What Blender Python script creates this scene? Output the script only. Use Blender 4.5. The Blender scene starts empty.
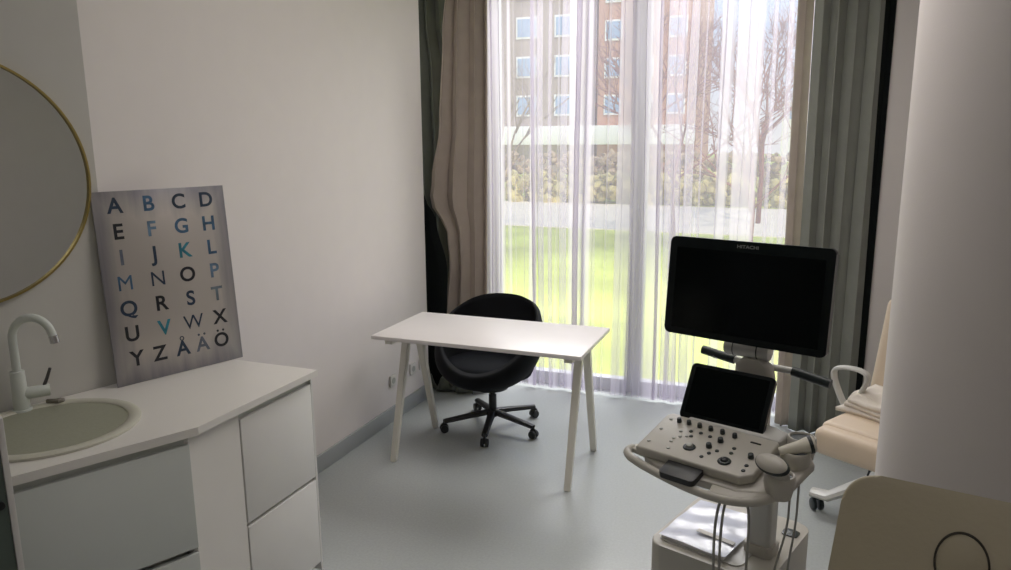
import bpy, bmesh, math, random
from mathutils import Vector, Matrix, Euler
random.seed(7)
C = bpy.context.scene.collection
R = math.radians
PI = math.pi

# ------------------------------------------------------------ materials
def mat(name, col, rough=.5, metal=0, var=.04, scale=8, bump=0, bscale=200, spec=.5, emit=None, alpha=None, coat=0, sheen=0):
    m = bpy.data.materials.new(name); m.use_nodes = True
    nt = m.node_tree; b = nt.nodes['Principled BSDF']
    b.inputs['Roughness'].default_value = rough
    b.inputs['Metallic'].default_value = metal
    b.inputs['Specular IOR Level'].default_value = spec
    if coat: b.inputs['Coat Weight'].default_value = coat
    if sheen: b.inputs['Sheen Weight'].default_value = sheen
    tc = nt.nodes.new('ShaderNodeTexCoord')
    n = nt.nodes.new('ShaderNodeTexNoise'); n.inputs['Scale'].default_value = scale; n.inputs['Detail'].default_value = 3
    nt.links.new(tc.outputs['Object'], n.inputs['Vector'])
    r = nt.nodes.new('ShaderNodeValToRGB')
    c = Vector(col)
    r.color_ramp.elements[0].position = .3; r.color_ramp.elements[1].position = .7
    r.color_ramp.elements[0].color = (*(c*(1-var)), 1)
    r.color_ramp.elements[1].color = (*(min(1, x*(1+var)) for x in c), 1)
    nt.links.new(n.outputs['Fac'], r.inputs['Fac'])
    nt.links.new(r.outputs['Color'], b.inputs['Base Color'])
    if bump:
        n2 = nt.nodes.new('ShaderNodeTexNoise'); n2.inputs['Scale'].default_value = bscale
        nt.links.new(tc.outputs['Object'], n2.inputs['Vector'])
        bp = nt.nodes.new('ShaderNodeBump'); bp.inputs['Strength'].default_value = bump; bp.inputs['Distance'].default_value = .003
        nt.links.new(n2.outputs['Fac'], bp.inputs['Height']); nt.links.new(bp.outputs['Normal'], b.inputs['Normal'])
    if emit:
        b.inputs['Emission Color'].default_value = (*emit[:3], 1); b.inputs['Emission Strength'].default_value = emit[3]
    return m

M = {}
M['wall'] = mat('wall_paint', (.78,.735,.715), .85, var=.01, bump=.08, bscale=300)
M['wall_m'] = mat('mirror_wall_shaded', (.60,.59,.555), .85, var=.01, bump=.08, bscale=300)  # wall paint with the shade of the mirror end put into its colour
M['ceiling'] = mat('ceiling_paint', (.85,.84,.83), .9, var=.01)
M['baseboard'] = mat('grey_baseboard', (.36,.38,.38), .45, var=.02)
M['floor'] = mat('speckled_vinyl', (.43,.455,.45), .26, var=.05, scale=90, spec=.45)
M['worktop'] = mat('white_worktop', (.80,.775,.73), .35, var=.015, scale=3)
M['cab'] = mat('white_laminate', (.77,.76,.73), .38, var=.01)
M['cab_green'] = mat('grey_laminate', (.62,.65,.62), .35, var=.01)
M['shadowgap'] = mat('recess_grey', (.62,.64,.60), .6)
M['sink'] = mat('beige_composite', (.60,.59,.50), .4, var=.03, scale=120, spec=.4)
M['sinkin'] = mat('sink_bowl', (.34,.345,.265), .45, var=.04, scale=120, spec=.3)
M['faucet'] = mat('pale_enamel', (.66,.70,.65), .28, var=.01)
M['chrome'] = mat('chrome', (.6,.6,.6), .18, 1)
M['darkmetal'] = mat('dark_metal', (.10,.10,.10), .35, .8)
M['knobmetal'] = mat('brown_metal', (.27,.25,.21), .35, .6)
M['probe'] = mat('pale_cream_plastic', (.80,.77,.66), .4)
M['brass'] = mat('brass', (.42,.33,.12), .35, 1, var=.03)
M['mirror'] = mat('silver_glass', (.83,.86,.82), .02, 1, var=0)
M['desk'] = mat('desk_white', (.80,.765,.745), .34, var=.01)
M['leg'] = mat('desk_leg_white', (.74,.72,.64), .4, var=.01)
M['black'] = mat('black_fabric', (.006,.007,.009), .8, var=.2, bump=.3, bscale=400, spec=.25)
M['blackcush'] = mat('black_cushion', (.010,.012,.016), .85, var=.2, bump=.3, bscale=400, spec=.2)
M['blackp'] = mat('black_plastic', (.013,.015,.016), .4, var=.1)
M['screen'] = mat('black_screen', (.0015,.003,.003), .15, var=0, spec=.12)
M['bezel'] = mat('black_bezel', (.003,.006,.0065), .30, var=0, spec=.2)
M['machine'] = mat('grey_beige_plastic', (.52,.50,.445), .42, var=.01)
M['machinew'] = mat('white_plastic', (.60,.60,.57), .38, var=.01)
M['knob'] = mat('dark_knob', (.018,.028,.028), .4)
M['ring'] = mat('grey_button', (.38,.39,.36), .4)
M['cream'] = mat('cream_leather', (.74,.61,.47), .5, var=.02, bump=.15, bscale=90)
M['cream2'] = mat('shaded_cream_leather', (.47,.42,.30), .5, var=.02, bump=.15, bscale=90)  # cream leather darkened for the foreground chair, its shade put into the colour
M['piping'] = mat('brown_seam', (.035,.032,.022), .7)
M['towel'] = mat('pale_towel', (.80,.74,.66), .95, var=.05, bump=.6, bscale=250)
M['cable'] = mat('grey_cable', (.33,.33,.30), .5)
M['booklet'] = mat('glossy_sleeve', (.60,.63,.74), .28, var=.25, scale=9, coat=.3)
M['paper'] = mat('white_paper', (.85,.85,.86), .6)
M['cur_beige'] = mat('taupe_curtain', (.44,.38,.33), .9, var=.05, bump=.3, bscale=400, spec=.1)
M['cur_grey'] = mat('green_grey_curtain', (.285,.295,.265), .9, var=.05, bump=.3, bscale=400, spec=.1)
M['cur_dark'] = mat('dark_green_grey_curtain', (.13,.14,.12), .9, var=.08, spec=.1)
M['cur_black'] = mat('black_lining_and_shade', (.008,.010,.010), .9, spec=.1)
M['frame'] = mat('window_frame_grey', (.50,.50,.54), .5)
M['socket'] = mat('socket_white', (.70,.68,.64), .4)
M['grass'] = mat('grass', (.46,.52,.10), .95, var=.3, scale=.6)
M['path'] = mat('pale_path', (.85,.74,.60), .9, var=.1)
M['hedge'] = mat('brown_hedge', (.44,.32,.19), .95, var=.45, scale=2.2)
M['shrub'] = mat('yellow_green_shrub', (.50,.42,.17), .95, var=.45, scale=2.5)
M['bld'] = mat('beige_render', (.36,.29,.24), .9, var=.08, scale=.5)
M['bldred'] = mat('terracotta_cladding', (.50,.25,.16), .9, var=.1, scale=.5)
M['bldwhite'] = mat('white_concrete', (.92,.90,.88), .8, var=.02)
M['bldglass'] = mat('blue_window_glass', (.30,.45,.68), .15, var=.2, scale=.7)
M['bark'] = mat('reddish_bark', (.24,.08,.06), .9, var=.2)
M['bark2'] = mat('brown_bark', (.26,.19,.12), .9, var=.2)
M['letterlogo'] = mat('pale_grey_lettering', (.28,.29,.29), .4)
M['doorgreen'] = mat('dark_green_door', (.10,.135,.115), .4)

# board: brushed metal with darker rim
def board_mat():
    m = bpy.data.materials.new('brushed_metal_print'); m.use_nodes = True
    nt = m.node_tree; b = nt.nodes['Principled BSDF']; L = nt.links.new
    b.inputs['Roughness'].default_value = .34; b.inputs['Metallic'].default_value = .35
    tc = nt.nodes.new('ShaderNodeTexCoord'); mp = nt.nodes.new('ShaderNodeMapping')
    mp.inputs['Scale'].default_value = (5,5,.7)
    n = nt.nodes.new('ShaderNodeTexNoise'); n.inputs['Scale'].default_value = 2.2; n.inputs['Detail'].default_value = 4
    L(tc.outputs['Generated'], mp.inputs['Vector']); L(mp.outputs['Vector'], n.inputs['Vector'])
    sep = nt.nodes.new('ShaderNodeSeparateXYZ'); L(tc.outputs['Generated'], sep.inputs['Vector'])
    def edge(o):
        a = nt.nodes.new('ShaderNodeMath'); a.operation = 'SUBTRACT'; a.inputs[1].default_value = .5; L(sep.outputs[o], a.inputs[0])
        c = nt.nodes.new('ShaderNodeMath'); c.operation = 'ABSOLUTE'; L(a.outputs[0], c.inputs[0]); return c
    mx = nt.nodes.new('ShaderNodeMath'); mx.operation = 'MAXIMUM'; L(edge('X').outputs[0], mx.inputs[0]); L(edge('Z').outputs[0], mx.inputs[1])
    ad = nt.nodes.new('ShaderNodeMath'); ad.operation = 'MULTIPLY_ADD'; ad.inputs[1].default_value = .22; L(n.outputs['Fac'], ad.inputs[0]); L(mx.outputs[0], ad.inputs[2])
    r = nt.nodes.new('ShaderNodeValToRGB'); e = r.color_ramp.elements
    e[0].position = .46; e[0].color = (.50,.465,.43,1); e[1].position = .62; e[1].color = (.23,.225,.25,1)
    L(ad.outputs[0], r.inputs['Fac']); L(r.outputs['Color'], b.inputs['Base Color'])
    return m
M['board'] = board_mat()

def sheer_mat():
    m = bpy.data.materials.new('sheer_voile'); m.use_nodes = True
    nt = m.node_tree; nt.nodes.clear(); L = nt.links.new
    out = nt.nodes.new('ShaderNodeOutputMaterial')
    tr = nt.nodes.new('ShaderNodeBsdfTransparent'); tl = nt.nodes.new('ShaderNodeBsdfTranslucent'); df = nt.nodes.new('ShaderNodeBsdfDiffuse')
    tl.inputs[0].default_value = (.60,.56,.64,1); df.inputs[0].default_value = (.70,.67,.74,1)
    m1 = nt.nodes.new('ShaderNodeMixShader'); m1.inputs[0].default_value = .25
    L(tl.outputs[0], m1.inputs[1]); L(df.outputs[0], m1.inputs[2])
    lw = nt.nodes.new('ShaderNodeLayerWeight'); lw.inputs['Blend'].default_value = .35
    tc = nt.nodes.new('ShaderNodeTexCoord'); mp = nt.nodes.new('ShaderNodeMapping'); mp.inputs['Scale'].default_value = (9,0,.1)
    n = nt.nodes.new('ShaderNodeTexNoise'); n.inputs['Scale'].default_value = 1; n.inputs['Detail'].default_value = 2
    L(tc.outputs['Object'], mp.inputs['Vector']); L(mp.outputs['Vector'], n.inputs['Vector'])
    a = nt.nodes.new('ShaderNodeMath'); a.operation = 'MULTIPLY_ADD'; a.inputs[1].default_value = .35; a.inputs[2].default_value = .26
    L(lw.outputs['Facing'], a.inputs[0])
    b = nt.nodes.new('ShaderNodeMath'); b.operation = 'MULTIPLY_ADD'; b.inputs[1].default_value = .38
    rr = nt.nodes.new('ShaderNodeValToRGB'); rr.color_ramp.elements[0].position = .47; rr.color_ramp.elements[1].position = .54; L(n.outputs['Fac'], rr.inputs['Fac']); L(rr.outputs['Color'], b.inputs[0]); L(a.outputs[0], b.inputs[2]); b.use_clamp = True
    m2 = nt.nodes.new('ShaderNodeMixShader'); L(b.outputs[0], m2.inputs[0]); L(tr.outputs[0], m2.inputs[1]); L(m1.outputs[0], m2.inputs[2])
    L(m2.outputs[0], out.inputs[0]); return m
M['sheer'] = sheer_mat()

def glass_mat():
    m = bpy.data.materials.new('clear_glass'); m.use_nodes = True
    nt = m.node_tree; nt.nodes.clear(); L = nt.links.new
    out = nt.nodes.new('ShaderNodeOutputMaterial')
    tr = nt.nodes.new('ShaderNodeBsdfTransparent'); tr.inputs[0].default_value = (.96,.97,.97,1)
    g = nt.nodes.new('ShaderNodeBsdfGlossy'); g.inputs['Roughness'].default_value = .03
    mx = nt.nodes.new('ShaderNodeMixShader'); mx.inputs[0].default_value = .05
    L(tr.outputs[0], mx.inputs[1]); L(g.outputs[0], mx.inputs[2]); L(mx.outputs[0], out.inputs[0]); return m
M['glass'] = glass_mat()

# ------------------------------------------------------------ mesh helpers
class MB:
    def __init__(s): s.bm = bmesh.new(); s.mi = 0
    def _fin(s, geom, mtx=None, bevel=0, seg=2):
        vs = [g for g in geom if isinstance(g, bmesh.types.BMVert)]
        if bevel:
            es = list({e for v in vs for e in v.link_edges})
            r = bmesh.ops.bevel(s.bm, geom=es, offset=bevel, segments=seg, affect='EDGES', profile=.5, clamp_overlap=True)
            vs = list({v for f in r['faces'] for v in f.verts} | {v for v in vs if v.is_valid})
        if mtx is not None:
            # gather connected verts
            bmesh.ops.transform(s.bm, matrix=mtx, verts=vs)
        for f in {f for v in vs for f in v.link_faces}:
            f.material_index = s.mi; f.smooth = True
        return vs
    def box(s, x0, x1, y0, y1, z0, z1, bevel=0, seg=2, mtx=None):
        r = bmesh.ops.create_cube(s.bm, size=1)
        m = Matrix.Translation(((x0+x1)/2,(y0+y1)/2,(z0+z1)/2)) @ Matrix.Diagonal((x1-x0,y1-y0,z1-z0,1))
        bmesh.ops.transform(s.bm, matrix=m, verts=r['verts'])
        s._fin(r['verts'], mtx, bevel, seg); return s
    def cyl(s, p0, p1, r0, r1=None, n=20, bevel=0, cap=True):
        r1 = r0 if r1 is None else r1
        p0 = Vector(p0); p1 = Vector(p1); d = p1-p0
        r = bmesh.ops.create_cone(s.bm, cap_ends=cap, segments=n, radius1=r0, radius2=r1, depth=d.length)
        m = Matrix.Translation((p0+p1)/2) @ d.to_track_quat('Z','Y').to_matrix().to_4x4()
        if bevel:
            es = [e for e in {e for v in r['verts'] for e in v.link_edges} if any(len(f.verts) > 4 for f in e.link_faces)]
            vs0 = set(r['verts'])
            rr = bmesh.ops.bevel(s.bm, geom=es, offset=bevel, segments=2, affect='EDGES', profile=.5)
            vs = list({v for f in rr['faces'] for v in f.verts} | {v for v in vs0 if v.is_valid})
        else: vs = r['verts']
        bmesh.ops.transform(s.bm, matrix=m, verts=vs)
        for f in {f for v in vs for f in v.link_faces}: f.material_index = s.mi; f.smooth = True
        return s
    def tube(s, pts, rad, n=10, closed=False, sx=1, sy=1):
        pts = [Vector(p) for p in pts]; N = len(pts); rings = []
        up = Vector((0,0,1)); prev = None
        for i, p in enumerate(pts):
            if closed: t = pts[(i+1)%N]-pts[i-1]
            else: t = pts[min(i+1,N-1)]-pts[max(i-1,0)]
            t.normalize()
            if prev is None:
                a = t.cross(up)
                if a.length < .05: a = t.cross(Vector((1,0,0)))
            else: a = prev - t*prev.dot(t)
            a.normalize(); b = t.cross(a); prev = a
            rr = rad[i] if isinstance(rad,(list,tuple)) else rad
            rings.append([s.bm.verts.new(p+(a*math.cos(2*PI*k/n)*sx+b*math.sin(2*PI*k/n)*sy)*rr) for k in range(n)])
        fs = []
        for i in range(N if closed else N-1):
            A = rings[i]; B = rings[(i+1)%N]
            for k in range(n): fs.append(s.bm.faces.new((A[k],A[(k+1)%n],B[(k+1)%n],B[k])))
        if not closed:
            fs.append(s.bm.faces.new(rings[0][::-1])); fs.append(s.bm.faces.new(rings[-1]))
        for f in fs: f.material_index = s.mi; f.smooth = True
        return s
    def lathe(s, prof, c=(0,0,0), n=32, axis=None, sx=1, sy=1, mtx=None):
        rings = []; c = Vector(c)
        for r, z in prof:
            ring = []
            for k in range(n):
                v = Vector((r*sx*math.cos(2*PI*k/n), r*sy*math.sin(2*PI*k/n), z))
                if mtx is not None: v = mtx @ v
                ring.append(s.bm.verts.new(v+c))
            rings.append(ring)
        for A, B in zip(rings, rings[1:]):
            for k in range(n):
                f = s.bm.faces.new((A[k],A[(k+1)%n],B[(k+1)%n],B[k])); f.material_index = s.mi; f.smooth = True
        for rg, rv in ((rings[0],True),(rings[-1],False)):
            if (rg[0].co-rg[n//2].co).length > 1e-4:
                f = s.bm.faces.new(rg[::-1] if rv else rg); f.material_index = s.mi; f.smooth = True
        return s
    def prism(s, poly, z0, z1, bevel=0, seg=2, mtx=None):
        b = [s.bm.verts.new((x,y,z0)) for x,y in poly]; t = [s.bm.verts.new((x,y,z1)) for x,y in poly]
        s.bm.faces.new(b[::-1]); s.bm.faces.new(t)
        for i in range(len(b)): j=(i+1)%len(b); s.bm.faces.new((b[i],b[j],t[j],t[i]))
        s._fin(b+t, mtx, bevel, seg); return s
    def grid(s, P, closed_u=False):
        V = [[s.bm.verts.new(p) for p in row] for row in P]
        for i in range(len(V)-1):
            n = len(V[i])
            for k in range(n if closed_u else n-1):
                f = s.bm.faces.new((V[i][k],V[i][(k+1)%n],V[i+1][(k+1)%n],V[i+1][k])); f.material_index = s.mi; f.smooth = True
        return s
    def build(s, name, m, parent=None, mtx=None, smooth=35, solid=0, sub=0):
        bm = s.bm
        if mtx is not None: bmesh.ops.transform(bm, matrix=mtx, verts=bm.verts)
        if not solid: bmesh.ops.recalc_face_normals(bm, faces=bm.faces)
        me = bpy.data.meshes.new(name); bm.to_mesh(me); bm.free()
        for q in (m if isinstance(m,(list,tuple)) else [m]): me.materials.append(M[q] if isinstance(q,str) else q)
        o = bpy.data.objects.new(name, me); C.objects.link(o)
        if smooth and smooth < 180:
            me.set_sharp_from_angle(angle=R(smooth))
        if solid:
            md = o.modifiers.new('solid','SOLIDIFY'); md.thickness = solid; md.offset = 0
        if sub:
            md = o.modifiers.new('sub','SUBSURF'); md.levels = sub; md.render_levels = sub
        if parent is not None:
            o.parent = parent
            o.matrix_parent_inverse = parent.matrix_basis.inverted()
        return o

def thing(name, label, cat, loc=(0,0,0), group=None):
    o = bpy.data.objects.new(name, None); C.objects.link(o); o.location = loc; o.empty_display_size = .05
    o['label'] = label; o['category'] = cat
    if group: o['group'] = group
    return o
def tag(o, label, cat, group=None, kind=None):
    o['label'] = label; o['category'] = cat
    if group: o['group'] = group
    if kind: o['kind'] = kind
    return o
def struct(o): o['kind'] = 'structure'; return o
def frame(loc, yaw, tilt=0):
    return Matrix.Translation(loc) @ Matrix.Rotation(yaw,4,'Z') @ Matrix.Rotation(tilt,4,'X')
def textmesh(mb, s, size, mtx, mi=0, depth=.0, font_sx=1, bold=0):
    cu = bpy.data.curves.new('t','FONT'); cu.body = s; cu.size = size; cu.align_x = 'CENTER'; cu.align_y = 'CENTER'; cu.offset = bold
    cu.resolution_u = 5; cu.extrude = depth
    o = bpy.data.objects.new('t', cu); C.objects.link(o)
    dg = bpy.context.evaluated_depsgraph_get(); me = bpy.data.meshes.new_from_object(o.evaluated_get(dg))
    bm = bmesh.new(); bm.from_mesh(me)
    bmesh.ops.transform(bm, matrix=mtx @ Matrix.Diagonal((font_sx,1,1,1)), verts=bm.verts)
    mp = [mb.bm.verts.new(v.co) for v in bm.verts]; bm.verts.index_update()
    for f in bm.faces:
        try:
            g = mb.bm.faces.new([mp[v.index] for v in f.verts]); g.material_index = mi
        except ValueError: pass
    bm.free(); bpy.data.objects.remove(o); bpy.data.curves.remove(cu); bpy.data.meshes.remove(me)

# ------------------------------------------------------------ room shell
H = 3.0
MA = R(17)                                   # mirror wall turns away from the long wall
corner = Vector((0,1.99,0)); mt = Vector((-math.sin(MA),-math.cos(MA),0)); mn = Vector((math.cos(MA),-math.sin(MA),0))
e1 = corner + mt*3.4
struct(MB().box(-1.6,4.4,-1.6,5.2,-.1,0).build('floor','floor'))
struct(MB().box(-1.6,4.4,-1.6,5.2,H,H+.12).build('ceiling','ceiling'))
# long wall on the left
struct(MB().prism([(0,corner.y-.001),(0,4.53),(-.35,4.53),(-.35,corner.y+.1)],0,H).build('wall_left','wall'))
q = corner - mn*.15
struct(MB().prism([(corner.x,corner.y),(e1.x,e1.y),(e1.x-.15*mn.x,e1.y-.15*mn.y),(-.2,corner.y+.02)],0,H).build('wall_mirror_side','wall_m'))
struct(MB().box(-1.6,4.3,-1.6,-1.45,0,H).build('wall_back','wall'))
struct(MB().box(4.2,4.35,-1.45,4.75,0,H).build('wall_right','wall'))
struct(MB().box(2.80,4.35,4.75,5.2,0,H).build('wall_window_side','wall'))
struct(MB().box(-.55,-.40,4.53,5.2,0,H).build('wall_niche','wall'))
struct(MB().prism([(0.0,corner.y+.02),(.014,corner.y+.02),(.014,4.535),(0,4.535)],0,.10,bevel=.003).build('baseboard_left','baseboard'))
struct(MB().box(2.80,4.19,4.736,4.75,0,.10,bevel=.003).build('baseboard_window_side','baseboard'))
# round pillar
struct(MB().cyl((3.008,2.62,0),(3.008,2.62,H),.335,n=96,cap=True).build('wall_pillar','wall',smooth=60))

# window: three tall panes between mullions
def window(n, x0, x1):
    m = MB(); y0, y1 = 5.08, 5.16
    m.box(x0,x0+.05,y0,y1,0,H); m.box(x1-.05,x1,y0,y1,0,H); m.box(x0+.05,x1-.05,y0,y1,0,.09); m.box(x0+.05,x1-.05,y0,y1,H-.06,H)
    w = struct(m.build('window_%d'%n,'frame'))
    MB().box(x0+.05,x1-.05,5.115,5.125,.09,H-.06).build('pane','glass',w)
window(1,-.40,.28); window(2,.28,1.36); window(3,1.36,2.80)

# ------------------------------------------------------------ sheers and curtains
def sheer(name, x0, x1, y, seed, label):
    rnd = random.Random(seed); PER = .152
    n = int((x1-x0)/.0045); P = []
    ph = [rnd.uniform(0,6) for _ in range(6)]
    zs = [0.015,.25,.7,1.2,1.8,2.4,2.96]
    for z in zs:
        row = []
        for i in range(n+1):
            u = i/n; x = x0+(x1-x0)*u
            s = x + .01*math.sin(z*1.3+x*7)
            warp = .018*math.sin(s*17+ph[0]) + .010*math.sin(s*41+ph[1])
            a = .028*(.55+.45*math.sin(s*5.3+ph[2]))
            d = a*math.sin((s+warp)*2*PI/PER+ph[3]) + .003*math.sin(s*2*PI/.051+ph[4])
            xx = x + .044*math.sin(2*((s+warp)*2*PI/PER+ph[3]))*(.6+.4*math.sin(s*9+ph[5]))
            row.append((min(max(xx,x0-.03),x1+.03), y+d*(.75+.25*(z/3)), z))
        P.append(row)
    o = MB().grid(P).build(name,'sheer',smooth=0)
    return tag(o,label,'curtain','floor-length sheer panels')
sheer('sheer_curtain', .27, 1.345, 4.955, 3, 'white sheer voile curtain behind the desk, left of the window post')
sheer('sheer_curtain', 1.325, 2.44, 4.95, 5, 'white sheer voile curtain behind the ultrasound monitor, right of the window post')

def interp(t, z):
    for (za,a),(zb,b) in zip(t,t[1:]):
        if z <= zb: 
            k=(z-za)/(zb-za); k=k*k*(3-2*k); return a+(b-a)*k
    return t[-1][1]
def drape(name, left, right, y, folds, amp, seed, m, parent=None, z0=.006, z1=2.97, n=150, nz=36, yb=0):
    rnd = random.Random(seed); ph = rnd.uniform(0,6); P = []
    for j in range(nz+1):
        z = z0+(z1-z0)*j/nz; a = left[-1][1]; da = interp(left,z)-a; b = interp(right,z); row = []
        for i in range(n+1):
            u = i/n; w = u + .03*math.sin(u*7+seed+z*.3)
            th = w*folds*2*PI+ph
            row.append((a+(b-a)*u + da*(1-u)**2.2 + .012*math.sin(2*th), y + amp*math.sin(th)*(.8+.2*math.sin(u*11+seed)) + .006*math.sin(z*1.3+u*5), z))
        P.append(row)
    return MB().grid(P).build(name, m, parent, smooth=0, solid=.004)
# left: dark panel against the wall end, taupe one in front of it
d = drape('curtain',[(0,-.30),(3,-.30)],[(0,.10),(1.4,.10),(2.3,.065),(2.6,.005),(3,-.01)],4.93,3.2,.04,2,'cur_dark')
tag(d,'dark green-grey curtain hanging behind the taupe one at the wall end','curtain','heavy window curtains')
t = thing('curtain','taupe curtain at the left edge of the window with dark lining folded out low down','curtain',(.2,4.75,0),'heavy window curtains')
drape('drape_cloth',[(0,.02),(.5,.03),(.95,.075),(1.15,.06),(1.38,-.07),(1.52,-.05),(1.9,.02),(2.5,.06),(3,.13)],[(0,.37),(3,.40)],4.75,3.2,.042,5,'cur_beige',t)
drape('lining',[(0,-.20),(3,-.20)],[(0,.06),(.9,.10),(1.25,.02),(1.4,-.06),(1.55,-.14),(3,-.16)],4.66,1.6,.02,9,'cur_black',t,z1=1.62)
# puddled hem
P = []
for j in range(9):
    v = j/8; row = []
    for i in range(40):
        u = i/39; th = u*5*PI
        row.append((-.06+.36*u, 4.62+.06*v+.02*math.sin(th), .015+.10*math.sin(v*PI)*(.6+.4*math.sin(th*1.3+v*2))))
    P.append(row)
MB().grid(P).build('puddled_hem','cur_dark',t,smooth=0,solid=.004)
# right
t = thing('curtain','green-grey curtain in deep vertical folds at the right edge of the window','curtain',(2.5,4.75,0),'heavy window curtains')
drape('drape_cloth',[(0,2.40),(3,2.385)],[(0,2.785),(3,2.775)],4.72,4.2,.045,4,'cur_grey',t)
drape('drape_edge',[(0,2.335),(3,2.305)],[(0,2.42),(3,2.40)],4.79,1.2,.03,8,'cur_beige',t)
drape('lining',[(0,2.73),(3,2.73)],[(0,2.797),(3,2.797)],4.735,.8,.006,6,'cur_black',t)  # black sheet added for the shade in the gap between curtain and wall
# curtain rail
m = MB(); m.box(-.38,2.79,4.70,4.73,2.975,3.0); m.box(-.38,2.79,4.94,4.965,2.975,3.0)
tag(m.build('curtain_rail','frame'),'slim grey double rail under the ceiling holding the curtains','rail')

# ------------------------------------------------------------ outside
struct(MB().box(-60,50,5.2,90,-.35,-.12).build('ground_lawn','grass'))
struct(MB().prism([(-40,17.5),(40,13.2),(40,19.0),(-40,23.5)],-.13,-.10).build('ground_path','path'))
def hedge(x0,x1,y,h,seed,m,label,w=1.2):
    rnd = random.Random(seed); mb = MB(); n = int((x1-x0)*60)
    for k in range(n):
        x = x0+(x1-x0)*rnd.random(); z = rnd.uniform(-.1,h)
        r = rnd.uniform(.07,.2)
        v = bmesh.ops.create_icosphere(mb.bm, subdivisions=1, radius=r)['verts']
        off = Vector((x, y+rnd.uniform(-w/2,w/2), z))
        for a in v: a.co = a.co*rnd.uniform(.55,1.35)+off
    return tag(mb.build('hedge',m,smooth=0),label,'hedge')
hedge(-19,6,25.5,1.25,1,'hedge','brown winter hedge beyond the pale path, in front of the buildings')
hedge(-6,14,22,.7,2,'shrub','low yellow-green hedge beyond the lawn, seen behind the monitor')

def building(label, x0, x1, y, z0, z1, m, floors, cols, seed, band):
    cx = (x0+x1)/2
    t = thing('building', label, 'building', (cx,y,-.12))
    MB().box(x0,x1,y,y+8,z0,z1).build('facade',m,t)
    if band: MB().box(x0-.3,x1+.2,y-.6,y,1.45,2.45,bevel=.02).build('balcony_band','bldwhite',t)
    src = None; w = (x1-x0)/cols; h = (z1-2.6)/floors
    for i in range(cols):
        for j in range(floors):
            if src is None:
                mb = MB(); mb.box(-w*.28,w*.28,-.08,.02,0,h*.55); mb.mi = 1; mb.box(-w*.24,w*.24,-.1,-.06,.1,h*.5)
                src = mb.build('window',['bldwhite','bldglass'],t); o = src
            else:
                o = src.copy(); C.objects.link(o); o.parent = t
            o.matrix_parent_inverse = t.matrix_basis.inverted()
            o.location = (x0+w*(i+.5), y, 3.0+h*j)
    return t
building('beige apartment block with blue windows and white band, seen through left sheer', -24, -8.6, 40, -.12, 15, 'bld', 6, 7, 1, True)
building('terracotta clad apartment block standing right of the beige one', -7.9, -2.9, 40, -.12, 14, 'bldred', 6, 3, 1, True)
building('low distant white house behind the bare trees on the right', 1.0, 9.0, 62, -.12, 4.4, 'bldwhite', 1, 4, 1, False)

def tree(loc, h, seed, m, label, spread=.55, depth=5, tr=.11):
    rnd = random.Random(seed); mb = MB(); cnt = [0]
    def br(p, d, L, r, lv):
        if lv > depth or cnt[0] > 900: return
        cnt[0] += 1
        q = p + d*L; mid = p + d*L*.5 + Vector((rnd.uniform(-1,1),rnd.uniform(-1,1),rnd.uniform(-.3,.6)))*L*.06
        mb.tube([p,mid,q],[r,r*.85,r*.65],n=5 if lv < 3 else 3)
        for k in range(rnd.choice((2,3,3,4)) if lv else 5):
            dd = (d + Vector((rnd.uniform(-1,1),rnd.uniform(-1,1),rnd.uniform(-.35,.75)))*spread*1.5).normalized()
            st = p + (q-p)*rnd.uniform(.45,1)
            br(st, dd, L*rnd.uniform(.55,.82), r*.6, lv+1)
    br(Vector(loc), Vector((rnd.uniform(-.05,.05),0,1)), h*.3, tr, 0)
    return tag(mb.build('bare_tree',m,smooth=0),label,'tree','bare trees on the lawn')
tree((1.75,12.0,-.12),5.6,21,'bark','nearest bare reddish tree, branches spreading behind the monitor top',.75,5,.035)
tree((.2,14.5,-.12),6.5,22,'bark','bare reddish tree between the window post and the monitor',.75,5,.04)
tree((1.6,17.5,-.12),7.5,11,'bark','bare reddish tree against the sky, set back behind the nearest one',.6,5,.06)
tree((-3.4,14.5,-.12),6.0,12,'bark2','slender bare brown tree on the lawn right of the window post',.6,5,.045)
tree((4.4,24,-.12),9,13,'bark','bare reddish tree farther off beside the right curtain',.6,5,.07)
tree((-1.6,21,-.12),8.5,14,'bark','tall bare reddish tree in front of the terracotta block',.6,5,.08)
tree((-8.6,22,-.12),7.5,15,'bark2','bare brown tree in front of the beige block',.5,5,.08)

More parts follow.
